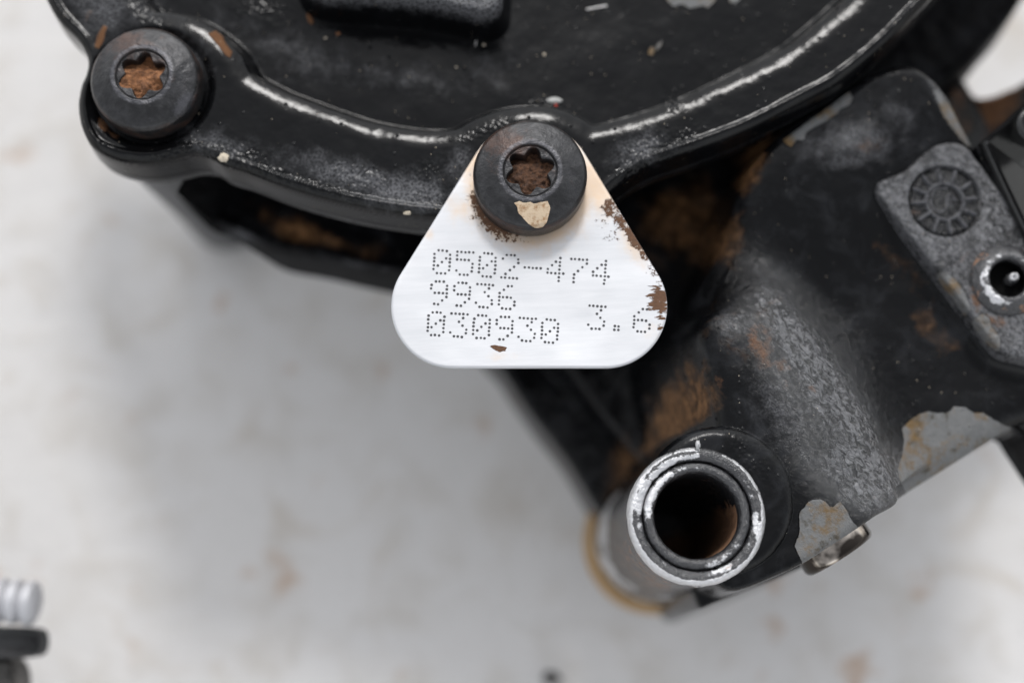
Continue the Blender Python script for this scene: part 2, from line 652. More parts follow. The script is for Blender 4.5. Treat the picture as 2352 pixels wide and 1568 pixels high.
def make_ground():
    N = NT("pale_dusty_concrete")
    n1 = N.noise(620, 4, .55)
    n2 = N.noise(190, 5, .6, off=3, dist=.5)
    n3 = N.noise(30, 5, .65, off=6)
    n4 = N.noise(330, 4, .6, off=11, dist=1.2)
    col = N.mix(n1, (.585, .567, .548), (.63, .618, .608))
    col = N.mix(N.mul(N.ss(.44, .74, n2), .7), col, (.49, .46, .42))
    col = N.mix(N.mul(N.ss(.55, .76, n4), .6), col, (.46, .41, .35))
    col = N.mix(N.mul(N.ss(.62, .76, N.noise(150, 3, .5, off=21)), .7), col, (.42, .29, .20))
    col = N.mix(N.mul(N.ss(.55, .75, n3), .3), col, (.40, .39, .37))
    return N.out(Base_Color=col, Roughness=.85, Normal=N.bump(N.add(N.mul(n3, 10), N.mul(n2, 20)), .6))


M_ground = make_ground()

# ------------------------------------------------------------------ ground
ZG = -1216.0
g = 16000.0
Vg = []
n = 40
for j in range(n + 1):
    for i in range(n + 1):
        Vg.append((-g + 2 * g * i / n, -g + 2 * g * j / n, ZG))
Fg = np.array([(j * (n + 1) + i, j * (n + 1) + i + 1, (j + 1) * (n + 1) + i + 1, (j + 1) * (n + 1) + i) for j in range(n) for i in range(n)])
og = mk("ground", Vg, Fg, M_ground, base=(0, 0, ZG))
og['kind'] = 'structure'
og['label'] = 'pale dusty concrete ground with faint brown stains'

# ------------------------------------------------------------------ black cast cover
OUT_PX = [(-60, -640), (-25, -420), (5, -300), (40, -190), (72, -80), (105, 0), (133, 46), (178, 92), (198, 133), (196, 165), (184, 195), (177, 242), (185, 292), (207, 334), (242, 357),
          (290, 371), (345, 374), (397, 365), (437, 356), (475, 360), (510, 379), (564, 396), (644, 427), (725, 452), (810, 473), (900, 489), (985, 499),
          (1080, 506), (1180, 507), (1290, 494), (1375, 464), (1425, 424), (1488, 384), (1597, 346), (1700, 307), (1798, 260), (1870, 222),
          (1937, 184), (2040, 98), (2136, 0), (2215, -90), (2290, -190), (2360, -300), (2420, -420), (2500, -640)]
RIDGE_PX = [(170, -640), (195, -420), (213, -300), (235, -190), (262, -60), (292, 2), (318, 38), (338, 53), (383, 57), (435, 69), (483, 99), (520, 134), (536, 166), (552, 189),
            (624, 229), (705, 261), (804, 296), (850, 309), (905, 320), (971, 328), (1035, 327), (1070, 318), (1095, 303), (1150, 281), (1213, 272), (1273, 278),
            (1317, 297), (1352, 317), (1384, 315), (1488, 287), (1597, 246), (1717, 189), (1838, 125), (1939, 44), (1987, 0), (2060, -90), (2130, -190), (2195, -300), (2250, -420), (2330, -640)]
outl = spline(UP(OUT_PX, -6), 7)
ridg = spline(UP(RIDGE_PX, -3), 7)
CB = (outl[:, 0].min() - 30, outl[:, 0].max() + 30, outl[:, 1].min() - 30, UP([(1176, -560)], 0)[0, 1])
s_out = SDF(outl, CB, 6)
s_in = SDF(ridg, CB, 6)
B1 = U(1218, 391, 104)      # socket centre, bolt on the tag
B2 = U(325, 170, 80)        # socket centre, bolt on the left boss
cre = UP([(1160, 88), (1236, 240)], -90)


PITS = [(840, 415, 70, 30, 15, .55), (795, 395, 40, 20, 15, .6), (985, 400, 40, 28, 0, .5), (990, 455, 60, 18, 8, .5), (500, 345, 80, 18, 15, .8), (560, 355, 50, 25, 20, .6),
                          (430, 350, 90, 14, -6, .7), (1490, 350, 70, 26, -22, .8), (1560, 320, 45, 20, -22, .5), (1545, 235, 24, 18, 0, .6), (1450, 390, 40, 25, -40, .7), (1110, 300, 50, 12, -20, .5),
                          (640, 400, 60, 14, 18, .6), (740, 430, 90, 12, 16, .6), (330, 20, 60, 25, 60, .5), (600, 20, 60, 20, 0, .5), (1250, 235, 60, 10, 5, .4)]


def cover_z(X, Y):
    do, di = s_out(X, Y), s_in(X, Y)
    z = fbm(X, Y, 160, 3, 1) * 2.0 + fbm(X, Y, 40, 3, 2) * .8
    pu, pv = proj(np.column_stack([np.ravel(X), np.ravel(Y), np.zeros(np.size(X))]))
    z = z + (blobs(pu, pv, PITS).reshape(np.shape(X)) * fbm(X, Y, 13, 2, 61)) * 2.6
    # interior: rolls over the ridge, runs down and out onto the floor
    s = -di
    s1 = np.maximum(s + 18, 0)
    lin = s1 * s1 / 215.0 + smax(3.4 * (s1 - 54), 0 * s1, 14)
    tdir = (cre[1] - cre[0]) / np.linalg.norm(cre[1] - cre[0])
    side = (X - cre[0, 0]) * tdir[1] - (Y - cre[0, 1]) * tdir[0]     # >0 to one side of the crease
    side = -side
    rightp = smax(side, 0 * side, 4)
    floor = 84 + fbm(X, Y, 260, 3, 5) * 4 + np.minimum(rightp * .10, 30) - smax(-side, 0 * side, 4) * .01
    drop = smin(lin, floor, 34)
    z = z - np.where(di < 30, drop, 0)
    # spot face of the left boss
    r2 = np.hypot(X - B2[0], Y - B2[1])
    z = smin(z, -16 + np.maximum(0, r2 - 138) * 1.3, 12)
    # worn bead along the outer edge, rounded shoulder, wall
    z += 5.5 * np.exp(-((do + 19) / 7.5) ** 2) * np.clip(.95 + .5 * fbm(X, Y, 70, 3, 8), 0, 1.5)
    rr = 22.0
    t = np.clip(do + rr, 0, rr * .95)
    z -= rr - np.sqrt(np.maximum(rr * rr - t * t, 0))
    z -= np.maximum(0, do + rr * .05) * 11.0
    return z


def cover_edge(X, Y):
    return np.maximum(s_out(X, Y) - 6.0, Y - (CB[3] - 6))


V, Q = height_mesh(CB, 2.6, cover_edge, cover_z)
u, v = proj(V)
att = {}
att['dust_sheen'] = blobs(u, v, [(330, 20, 120, 60, 30, .30), (800, 400, 190, 45, 14, .62), (930, 440, 140, 50, 8, .75), (1470, 340, 80, 45, -20, .6), (500, 330, 120, 40, 15, .5),
                           (700, 130, 170, 70, 12, .42), (930, 175, 200, 50, 6, .36), (560, 60, 120, 60, 20, .3), (1130, 160, 90, 60, 0, .35), (240, 20, 90, 80, 40, .6),  # first two patches paint the floor's grey reflection into the colour
                           (420, 130, 90, 60, 45, .5), (1060, 380, 60, 60, 0, .5)])
att['pit'] = blobs(u, v, PITS)
RUSTC = [[(238, 58), (246, 62), (240, 90), (228, 112), (218, 108), (224, 82)],
         [(478, 78), (495, 72), (512, 84), (520, 100), (534, 120), (528, 134), (516, 124), (500, 104)],
         [(701, 22), (712, 20), (714, 36), (722, 50), (716, 60), (708, 52), (704, 38)]]
att['rust'] = np.maximum.reduce([patch(u, v, p, 5) for p in RUSTC] + [blobs(u, v, [(205, 35, 16, 30, 20, .42), (235, 285, 14, 30, -30, .62), (262, 310, 20, 10, 30, .6)])])
SILV = [[(1525, -20), (1532, 2), (1546, 16), (1566, 10), (1586, 20), (1612, 14), (1628, 18), (1645, 0), (1645, -20)], [(1672, -10), (1676, 6), (1690, 8), (1705, -6)],
        [(1488, 118), (1496, 106), (1504, 112), (1500, 128), (1490, 126)], [(1508, 104), (1522, 92), (1518, 108), (1506, 118)]]
att['chip'] = np.maximum.reduce([patch(u, v, p, 4) for p in SILV])
cover = thing("cast_cover", U(1176, 250, -95), 'black painted cast cover with raised curved rim and bolt bosses', 'engine cover')
plate = mk("plate", V, Q, M_cover, cover, attrs=att)
# the underside closes the shell
Vu, Qu = offset_strip(outl, [(6.0, -97), (-30, -98), (-60, -98)])
mk("gasket", Vu, Qu, M_rubber, cover)

PAD_PX = [(470, -470), (560, -300), (640, -160), (690, -30), (735, -6), (800, 0), (900, 5), (1000, 17), (1070, 33), (1110, 40), (1132, 34), (1146, 16), (1148, -10), (1150, -160), (1152, -300), (1140, -470), (800, -500)]
padl = spline(UP([(a + 4, b - 9) for a, b in PAD_PX], 46), 7)
PB = (padl[:, 0].min() - 130, padl[:, 0].max() + 130, padl[:, 1].min() - 130, CB[3])
s_pad = SDF(padl, PB, 6)


def pad_z(X, Y):
    d = s_pad(X, Y)
    z = 46 + fbm(X, Y, 40, 4, 3) * 4 + 7 * np.exp(-((d + 11) / 8) ** 2)
    t = np.clip(d + 10, 0, 9.6)
    z -= 10 - np.sqrt(np.maximum(100 - t * t, 0))
    w = np.maximum(0, d + .4)
    wall = 148 * (1 - np.exp(-w / 11.0))
    return z - wall


V, Q = height_mesh(PB, 3.0, lambda X, Y: np.maximum(s_pad(X, Y) - 55, Y - (CB[3] - 8)), pad_z)
u, v = proj(V)
mk("raised_pad", V, Q, M_cover, cover, attrs={'dust_sheen': np.maximum(.85 * sstep(2, -6, s_pad(V[:, 0], V[:, 1])), 1.6 * np.exp(-((s_pad(V[:, 0], V[:, 1]) + 6) / 8) ** 2)), 'pit': .8 * np.exp(-((s_pad(V[:, 0], V[:, 1]) + 10) / 12) ** 2) + blobs(u, v, [(1080, 15, 70, 30, 10, .7), (950, 8, 80, 10, 5, .5)])})  # pale rim term paints the pad's edge highlight into the colour

# ------------------------------------------------------------------ lower casing under the cover
case = thing("lower_casing", U(1100, 500, ZG + 200), 'black lower casing with deep side slot below the cover', 'engine casing')
V, Q = offset_strip(outl, [(-40, -99), (-6, -99.5), (1, -102), (3, -108), (4, -150), (1, -160), (-6, -165), (-75, -168), (-82, -175), (-84, -470)])
V = V[:, :]
u, v = proj(V)
mk("flange", V, Q, M_case, case, attrs={'dust_sheen': .12 + .25 * fbm(V[:, 0], V[:, 1], 90, 3, 4), 'rust': blobs(u, v, [(1760, 330, 90, 30, -30, .5)])})
LEDGE_PX = [(330, -200), (330, 150), (380, 380), (430, 455), (486, 511), (530, 530), (599, 560), (640, 574), (742, 592), (811, 608), (879, 622), (1000, 645), (1120, 690), (1300, 760),
            (1500, 780), (1700, 620), (1950, 330), (2130, 215), (2215, 160), (2253, 123), (2279, 90), (2325, 36), (2380, -60), (2420, -200)]
ledl = spline(UP(LEDGE_PX, -455), 12)
LB = (ledl[:, 0].min() - 40, ledl[:, 0].max() + 40, ledl[:, 1].min() - 40, ledl[:, 1].max() + 40)
s_led = SDF(ledl, LB, 9)


def led_z(X, Y):
    d = s_led(X, Y)
    z = -455 + fbm(X, Y, 200, 4, 6) * 10 + fbm(X, Y, 30, 3, 7) * 3 + 7 * np.exp(-((d + 16) / 10) ** 2)
    t = np.clip(d + 14, 0, 13.4)
    z -= 14 - np.sqrt(np.maximum(196 - t * t, 0))
    ul, _v = proj(np.column_stack([np.ravel(X), np.ravel(Y), np.full(np.size(X), -455.0)]))
    return z - np.maximum(0, d + .6) * (1.0 + 12 * sstep(520, 660, ul.reshape(np.shape(X))))


V, Q = height_mesh(LB, 5.0, lambda X, Y: s_led(X, Y) - 13, led_z)
u, v = proj(V)
mk("ledge", V, Q, M_ledge, case, attrs={'grime': blobs(u, v, [(690, 535, 80, 30, 20, 1.0), (740, 548, 70, 22, 15, .8), (620, 500, 70, 40, 30, .4), (1560, 500, 120, 90, -40, .8), (1640, 560, 90, 70, -40, .8), (820, 575, 80, 28, 10, .55), (1740, 350, 70, 30, -40, 1.0)]),
                                        'dust_sheen': blobs(u, v, [(560, 545, 60, 20, 25, .6), (850, 612, 120, 8, 10, .5), (2200, 120, 40, 40, 0, .15)])})  # thin strip paints the highlight along the ledge edge
pc = U(338, 222, -160)
V, Q = lathe(fine([(60, -150), (160, -158), (164, -170), (152, -450), (130, -860), (121, -1180), (110, -1200), (60, -1202), (1, -1202)], 40), 72, (pc[0], pc[1], 0))
u, v = proj(V)
mk("post", V, Q, simple('dull_grey_casting', (.07, .07, .071), (.15, .15, .152), 120, .6, 0, 2.0, .12), case)
# web from the post to the ledge
wb = [U(406, 441, -220), U(486, 515, -470), U(600, 566, -470), U(560, 440, -470), U(440, 380, -200)]
Vw = []
for p in wb:
    Vw.append((p[0], p[1], p[2]))
for p in wb:
    Vw.append((p[0], p[1], p[2] - 22))
mk("web", Vw, [(0, 1, 2, 3, 4), (9, 8, 7, 6, 5), (0, 5, 6, 1), (1, 6, 7, 2), (2, 7, 8, 3), (3, 8, 9, 4), (4, 9, 5, 0)], M_ledge, case, smooth=False)

# ------------------------------------------------------------------ metal tag
ZT = 11.0


def hull_circles(cs, n=60):
    pts = []
    for (x, y, r) in cs:
        for k in range(n):
            a = 2 * math.pi * k / n
            pts.append((x + r * math.cos(a), y + r * math.sin(a)))
    pts = sorted(pts)

    def half(ps):
        h = []
        for p in ps:
            while len(h) >= 2 and (h[-1][0] - h[-2][0]) * (p[1] - h[-2][1]) - (h[-1][1] - h[-2][1]) * (p[0] - h[-2][0]) <= 0:
                h.pop()
            h.append(p)
        return h
    lo, up = half(pts), half(pts[::-1])
    return np.array(lo[:-1] + up[:-1])


hp = hull_circles([(1218, 430, 147), (1041, 704, 142), (1390, 704, 142)], 160)
dense = []
for a, b in zip(hp, np.roll(hp, -1, 0)):
    k = max(1, int(np.linalg.norm(b - a) / 6))
    dense += [a + (b - a) * j / k for j in range(k)]
tagl = UP(dense, ZT)
TB = (tagl[:, 0].min() - 15, tagl[:, 0].max() + 15, tagl[:, 1].min() - 15, tagl[:, 1].max() + 15)
s_tag = SDF(tagl, TB, 4)
tagc = U(1216, 640, ZT)


def bend(X, Y):
    yy = (Y - tagc[1]) / 300.0
    return 9.0 * np.minimum(yy - .25, 0) ** 2 + fbm(X, Y, 180, 3, 11) * 2.0


def tag_z(X, Y):
    d = s_tag(X, Y)
    t = np.clip(d + 3, 0, 2.9)
    return ZT + bend(X, Y) - (3 - np.sqrt(np.maximum(9 - t * t, 0))) * .7 + fbm(X, Y, 60, 2, 12) * .12


V, Q = height_mesh(TB, 3.0, s_tag, tag_z)
u, v = proj(V)
rb = np.hypot(u - 1217, v - 425)
ang = np.degrees(np.arctan2(v - 425, u - 1217))           # 90 = below
near = np.exp(-np.maximum(0, rb - 132) / 30.0)
lowleft = np.exp(-((ang - 140) / 42.0) ** 2)
rust = near * (.50 * lowleft + .20)
rust = np.maximum(rust, blobs(u, v, [(1402, 480, 32, 34, -20, .62), (1428, 508, 24, 64, -28, .62), (1458, 548, 24, 44, -30, .78), (1478, 580, 16, 30, -25, .70), (1405, 540, 40, 30, 0, .46), (1498, 625, 20, 40, -20, .50), (1385, 510, 36, 36, 0, .42), (1385, 440, 16, 40, -25, .40),
                                     (1085, 390, 10, 30, 20, .35), (1070, 445, 10, 20, 20, .3)]))
rust = np.maximum(rust, patch(u, v, [(1122, 795), (1136, 792), (1150, 794), (1166, 798), (1160, 806), (1148, 809), (1138, 804)], 3))
streak = blobs(u, v, [(1516, 684, 32, 40, 0, .78), (1510, 655, 28, 28, 0, .56), (1518, 726, 20, 26, 0, .55), (1502, 612, 22, 28, 0, .50), (1516, 755, 14, 20, 0, .40)])
tan = np.maximum(near * .75 * (rb < 210), blobs(u, v, [(1370, 420, 60, 90, -30, .8), (1090, 370, 25, 60, 30, .8), (1460, 560, 36, 60, -30, .7), (1060, 480, 50, 40, 30, .5), (1150, 820, 60, 16, 0, .3), (985, 540, 16, 16, 0, .5), (1500, 760, 30, 30, 0, .3)]))
tagt = thing("metal_tag", U(1216, 640, 0), 'bright triangular metal tag punched with dotted numbers under the centre bolt', 'metal tag')
mk("tag_plate", V, Q, M_tag, tagt, attrs={'rust': rust, 'streak': streak, 'tan': tan})
zb = bend(tagl[:, 0], tagl[:, 1])
Vs, Qs = offset_strip(tagl, [(0, ZT - 1.6 + zb), (.6, ZT - 3.5 + zb), (.6, ZT - 8 + zb), (-1, ZT - 9.5 + zb)])
p_ = Vs[:len(tagl), :2]
zb2 = bend(p_[:, 0], p_[:, 1])
nl = len(tagl)
for k_, zz in enumerate([ZT - 2.2, ZT - 3.5, ZT - 8, ZT - 9.5]):
    Vs[k_ * nl:(k_ + 1) * nl, 2] = zz + zb2
Vs = np.vstack([Vs, [[tagc[0], tagc[1], ZT - 9.5]]])
fc = [tuple(q) for q in Qs] + [(3 * nl + i, 3 * nl + (i + 1) % nl, 4 * nl)[::-1] for i in range(nl)]
mk("tag_edge", Vs, fc, M_tag, tagt)

FONT = {'0': [".###.", "#...#", "#..##", "#.#.#", "##..#", "#...#", ".###."], '5': ["#####", "#....", "####.", "....#", "....#", "#...#", ".###."],
        '2': [".###.", "#...#", "....#", "...#.", "..#..", ".#...", "#####"], '-': [".....", ".....", ".....", "#####", ".....", ".....", "....."],
        '4': ["...#.", "..##.", ".#.#.", "#..#.", "#####", "...#.", "...#."], '7': ["#####", "....#", "...#.", "..#..", ".#...", ".#...", ".#..."],
        '9': [".###.", "#...#", "#...#", ".####", "....#", "...#.", ".##.."], '3': ["#####", "...#.", "..#..", "...#.", "....#", "#...#", ".###."],
        '6': ["..##.", ".#...", "#....", "####.", "#...#", "#...#", ".###."], '.': [".....", ".....", ".....", ".....", ".....", ".##..", ".##.."]}
NAMES = {'-': 'hyphen', '.': 'decimal_point'}
rg = random.Random(4)


def r4(x, y):
    return 803.9 + x * .3418, 459.4 + y * .3418


def line(text, x, y, slope=.0645, pitch=152.8):
    for i, ch in enumerate(text):
        ox, oy = x + pitch * i, y + pitch * i * slope
        Vd, Fd = [], []
        for r, row in enumerate(FONT[ch]):
            for c, b in enumerate(row):
                if b != '#':
                    continue
                px = ox + c * 26.4 - r * 25.4 * slope * 1.15 + rg.uniform(-1.5, 1.5)
                py = oy + r * 25.4 + c * 26.4 * slope + rg.uniform(-1.5, 1.5)
                uu, vv = r4(px, py)
                p = U(uu, vv, ZT)
                zz = float(tag_z(np.array([p[0]]), np.array([p[1]]))[0])
                k0 = len(Vd)
                sc_ = rg.uniform(.92, 1.1)
                nn = 12
                for (rr_, hh) in ((3.2, -.15), (2.7, .85), (2.1, .6), (1.3, .18)):
                    for k in range(nn):
                        a = 2 * math.pi * k / nn
                        Vd.append((p[0] + rr_ * sc_ * math.cos(a), p[1] + rr_ * sc_ * math.sin(a), zz + hh))
                Vd.append((p[0], p[1], zz + .14))
                for q in range(3):
                    for k in range(nn):
                        k2 = (k + 1) % nn
                        Fd.append((k0 + q * nn + k, k0 + q * nn + k2, k0 + (q + 1) * nn + k2, k0 + (q + 1) * nn + k))
                for k in range(nn):
                    Fd.append((k0 + 3 * nn + k, k0 + 3 * nn + (k + 1) % nn, k0 + 4 * nn))
        mk(NAMES.get(ch, 'digit'), Vd, Fd, M_dot, tagt)


line("0502-474", 570, 337)
line("9936", 550, 545)
line("030930", 531, 754)
line("3.6", 1609, 711)


# ------------------------------------------------------------------ torx bolts
def bolt(center, zb_, R, ang0, label, dirt_mat, dirt_level, cream, seed, dents=1.0, worn=()):
    hgt = 95.0
    root = thing("torx_bolt", (center[0], center[1], zb_), label, "bolt", "torx bolts holding the cover")
    rad = list(np.linspace(0, 30, 10)) + list(np.linspace(33, 66, 34)) + list(np.linspace(69, R - 12, 22)) + list(np.linspace(R - 10, R - 1, 8))
    nt = 192
    th = np.arange(nt) * 2 * math.pi / nt
    rad = np.array(rad)
    RR, TT = np.meshgrid(rad, th, indexing='ij')
    X, Y = RR * np.cos(TT), RR * np.sin(TT)
    cone = hgt - np.maximum(0, RR - 76) * .42 - np.clip(RR - 70, 0, 6) * .12
    edge = np.clip(RR - (R - 9), 0, 8)
    z = cone - (9 - np.sqrt(np.maximum(81 - edge ** 2, 0))) * 1.2
    z = z + (fbm(X, Y, 40, 3, seed) * 1.6 + fbm(X, Y, 12, 3, seed + 1) * .5) * dents
    step = sstep(61.5, 60, RR)
    z = z - step * 5 - 4 * np.exp(-((RR - 61) / 1.4) ** 2)
    rs = 38.5 + 17.5 * np.abs(np.cos(3 * (TT - math.radians(ang0)))) ** 1.7
    pit = sstep(2.0, -2.5, RR - rs)
    z = z - pit * 52
    V = np.stack([X, Y, z], -1).reshape(-1, 3)
    q = []
    nr = len(rad)
    i = np.arange(nt)
    k = (i + 1) % nt
    for r in range(nr - 1):
        q.append(np.stack([r * nt + i, (r + 1) * nt + i, (r + 1) * nt + k, r * nt + k], 1))
    zl = float(z[-1].mean())
    side = [(R + 1.5, zl - 4), (R + 2.5, zl - 9), (R + 2.5, 8), (R, 3), (R - 5, 0)]
    side = fine(side, 9)
    Vs_ = []
    for (r_, z_) in side:
        ring = np.stack([r_ * np.cos(th), r_ * np.sin(th), np.full(nt, z_)], -1)
        Vs_.append(ring)
    V = np.vstack([V] + Vs_)
    for r in range(nr - 1, nr - 1 + len(side)):
        q.append(np.stack([r * nt + i, (r + 1) * nt + i, (r + 1) * nt + k, r * nt + k], 1))
    V = V + np.array([center[0], center[1], zb_])
    u_, v_ = proj(V)
    rfull = np.hypot(V[:, 0] - center[0], V[:, 1] - center[1])
    at = {'rust': np.where(rfull > R - 2, .5, .25) + .35 * blobs(u_, v_, [(u_.mean() - 40, v_.mean() - 60, 120, 70, 30, 1.0)]),
          'wear_sheen': .75 * np.exp(-((rfull - 69) / 8) ** 2) + .3 * np.exp(-((rfull - (R - 9)) / 5) ** 2) * (fbm(V[:, 0], V[:, 1], 50, 3, seed + 4) > 0)}
    at['wear_sheen'] = np.maximum(at['wear_sheen'], blobs(u_, v_, worn)) if worn else at['wear_sheen']  # these patches paint a bright chamfer reflection as paler steel
    if cream is not None:
        at['chip'] = patch(u_, v_, cream, 4) * (rfull < R + 1)
    mk("head", V, np.concatenate(q), M_bolt, root, attrs=at)
    # dirt packed in the socket
    rd = np.linspace(0, 58, 26)
    RR, TT = np.meshgrid(rd, th[::2], indexing='ij')
    X, Y = RR * np.cos(TT), RR * np.sin(TT)
    z = hgt + dirt_level + fbm(X, Y, 30, 4, seed + 7) * 15 + fbm(X, Y, 8, 3, seed + 8) * 5 - sstep(5, 45, Y) * 16
    z = np.minimum(z, hgt - 9)
    V = np.stack([X + center[0], Y + center[1], z + zb_], -1).reshape(-1, 3)
    n2 = nt // 2
    i = np.arange(n2)
    k = (i + 1) % n2
    q = [np.stack([r * n2 + i, (r + 1) * n2 + i, (r + 1) * n2 + k, r * n2 + k], 1) for r in range(len(rd) - 1)]
    mk("rust_deposit", V, np.concatenate(q), dirt_mat, root)
    return root


bolt(B1, 9, 129, 80, 'torx bolt with a cream paint chip clamping the triangular metal tag', M_rust_brown, -24,
     [(1181, 466), (1192, 462), (1206, 466), (1218, 464), (1226, 468), (1240, 465), (1258, 462), (1264, 478), (1260, 497), (1256, 512), (1244, 524), (1232, 526), (1216, 516), (1204, 504), (1190, 488), (1188, 476)], 21)
bolt(B2, -16, 126, 84, 'torx bolt with orange rust in its socket on the rounded left boss', M_rust_orange, -17, None, 37, 1.4, [(424, 240, 26, 44, 35, .85), (345, 275, 22, 10, 0, .5)])  # listed patches put the chamfer's bright reflection into the colour

# ------------------------------------------------------------------ gear housing on the right
house = thing("gear_housing", U(1900, 900, -1000), 'worn black cast housing with flaked paint on the right of the cover', 'gear housing')
TC = U(1601, 1184, 0)        # tube axis
HT_PX = [(1686, 466), (1708, 400), (1740, 358), (1771, 329), (1795, 309), (1869, 257), (1945, 205), (1999, 173), (2058, 155), (2104, 160), (2138, 184), (2171, 221), (2206, 270), (2249, 324),
         (2310, 410), (2430, 560), (2470, 800), (2430, 935), (2347, 983), (2214, 1066), (2081, 1149), (2012, 1191), (1863, 1289), (1800, 1320), (1690, 1362), (1640, 1330), (1640, 1200), (1650, 1060),
         (1636, 930), (1596, 760), (1610, 660), (1660, 560)]
RI_PX = [(1602, 742), (1680, 676), (1755, 612), (1800, 640), (1870, 735), (1960, 870), (2030, 1000), (2075, 1140), (2012, 1188), (1863, 1286), (1800, 1318), (1690, 1358), (1640, 1330), (1640, 1200), (1650, 1060), (1638, 930)]
BO_PX = [(1716, 408), (1750, 370), (1782, 342), (1806, 322), (1880, 270), (1955, 218), (2007, 185), (2060, 166), (2100, 169), (2132, 190), (2165, 226), (2201, 274), (2245, 328), (2160, 420), (2010, 420), (1880, 440), (1790, 470)]
PA_PX = [(2012, 436), (2019, 418), (2072, 396), (2120, 355), (2153, 334), (2193, 330), (2217, 339), (2240, 366), (2298, 439), (2352, 506), (2440, 620), (2440, 780), (2400, 830), (2352, 826), (2302, 812), (2270, 780), (2233, 733), (2153, 628), (2084, 540), (2018, 456)]
ridge_p = spline(UP(RI_PX, -40), 9)
top_p = spline(UP(HT_PX, -120), 9)
boss_p = spline(UP(BO_PX, -95), 9)
pad_p = spline(UP(PA_PX, -120), 6)
d1_p = spline(UP([(1250, 760), (1316, 861), (1390, 960), (1457, 1041), (1520, 1120), (1640, 1180), (1750, 1000), (1700, 700), (1500, 600), (1350, 660)], -620), 12)
d2_p = spline(UP([(1085, 740), (1160, 861), (1219, 950), (1305, 1060), (1372, 1170), (1450, 1260), (1640, 1260), (1750, 1000), (1700, 700), (1500, 560), (1250, 600)], -800), 12)
lw_p = spline(UP([(1870, 1278), (1812, 1318), (1720, 1356), (1640, 1387), (1611, 1398), (1602, 1384), (1594, 1350), (1640, 1250), (1800, 1200)], -330), 8)
allp = np.vstack([ridge_p, top_p, boss_p, pad_p, d1_p, d2_p, lw_p])
HB = (allp[:, 0].min() - 60, UP([(2400, 700)], -120)[0, 0], allp[:, 1].min() - 60, allp[:, 1].max() + 40)
sd_ = {k: SDF(p, HB, 7) for k, p in dict(ri=ridge_p, to=top_p, bo=boss_p, d1=d1_p, d2=d2_p, lw=lw_p, pa=pad_p).items()}
COL = U(1648, 1150, -60)


def block(d, top, r, k):
    t = np.clip(d + r, 0, r * .9)
    return top - (r - np.sqrt(r * r - t * t)) - np.maximum(0, d + r * .1) * k


gdir = UP([(1000, 0), (1000, 100)], -100)


def house_z(X, Y):
    q = np.stack([X, Y, np.full(X.shape, -100.0)], 1) if X.ndim == 1 else np.stack([X.ravel(), Y.ravel(), np.full(X.size, -100.0)], 1)
    uu, vv = proj(q)
    uu, vv = uu.reshape(X.shape), vv.reshape(X.shape)
    low = sstep(1100, 1210, vv)
    kk = 4.4 + 24 * np.maximum(low, sstep(1800, 2000, uu)) + 4 * sstep(700, 450, vv)
    # along the saddle: axis runs from upper left to lower right
    wv = (uu - 1950) * .45 + (vv - 250) * .89
    zt = block(sd_['to'](X, Y), -92 - 92 * sstep(20, 420, wv) - 110 * sstep(1780, 1600, uu) * sstep(800, 600, vv) + fbm(X, Y, 240, 3, 31) * 8, 30 + 40 * sstep(60, 300, wv) - 40 * np.maximum(low, 0) * sstep(60, 300, wv), kk)
    zr = block(sd_['ri'](X, Y), -42 - 36 * sstep(780, 590, vv) + fbm(X, Y, 150, 3, 33) * 5, 62 - 40 * np.maximum(low, 0), np.where(sd_['to'](X, Y) < -40, 1.2, kk))
    zp = block(sd_['pa'](X, Y) - 22, -152, 40, np.where(sd_['to'](X, Y) < -30, 1.3, kk))
    z = smax(zt, zr, 60)
    z = smax(z, zp, 30)
    rc = np.hypot(X - COL[0], Y - COL[1])
    z = smax(z, block(rc - 172, -20, 34, 30.0), 20)
    z = smax(z, block(sd_['lw'](X, Y), -330, 16, 22), 6)
    z = smax(z, block(sd_['d1'](X, Y), -610 + fbm(X, Y, 90, 3, 36) * 8, 20, 7), 14)
    z = smax(z, block(sd_['d2'](X, Y), -790 + fbm(X, Y, 90, 3, 37) * 8, 24, 14), 14)
    rag = blobs(uu, vv, [(1950, 980, 150, 120, 55, 1), (1800, 700, 90, 60, 55, 1)])
    z = z + fbm(X, Y, 60, 4, 38) * 1.6 + fbm(X, Y, 20, 3, 39) * (.5 + 2.6 * rag) + fbm(X, Y, 9, 2, 40) * 1.2 * rag
    # flaw: a short gouge near the flaked corner
    return z


def house_edge(X, Y):
    z = house_z(X, Y)
    dz = (-1010 - z) * .06
    rt = np.hypot(X - TC[0], Y - TC[1])
    return np.maximum(np.maximum(dz, 128 - rt), X - (HB[1] - 8))


V, Q = height_mesh(HB, 3.2, house_edge, house_z)
u, v = proj(V)
X3 = lambda p: (1722.6 + p[0] * .3297, 861.3 + p[1] * .3297)
chip1 = [X3(p) for p in [(1060, 370), (1120, 310), (1180, 270), (1240, 250), (1300, 262), (1370, 262), (1405, 240), (1420, 215), (1500, 222), (1560, 262), (1620, 258), (1700, 310), (1780, 350), (1860, 385), (2100, 420), (1900, 800), (1100, 845), (1040, 720), (1030, 650), (1060, 560), (1075, 450)]]
chip2 = [X3(p) for p in [(345, 950), (380, 920), (405, 880), (440, 866), (490, 860), (530, 880), (555, 910), (580, 920), (600, 895), (630, 880), (655, 910), (680, 950), (710, 1010), (750, 1055), (800, 1050), (900, 1100), (480, 1350), (380, 1340), (310, 1190), (345, 1100)]]
R3 = lambda p: (1435.5 + p[0] * .4028, p[1] * .4028)
chip3 = [R3(p) for p in [(900, 800), (1280, 525), (1300, 560), (1280, 600), (1230, 622), (1215, 645), (1150, 690), (1100, 715), (1040, 750), (1020, 800), (980, 798), (950, 838), (930, 830)]]
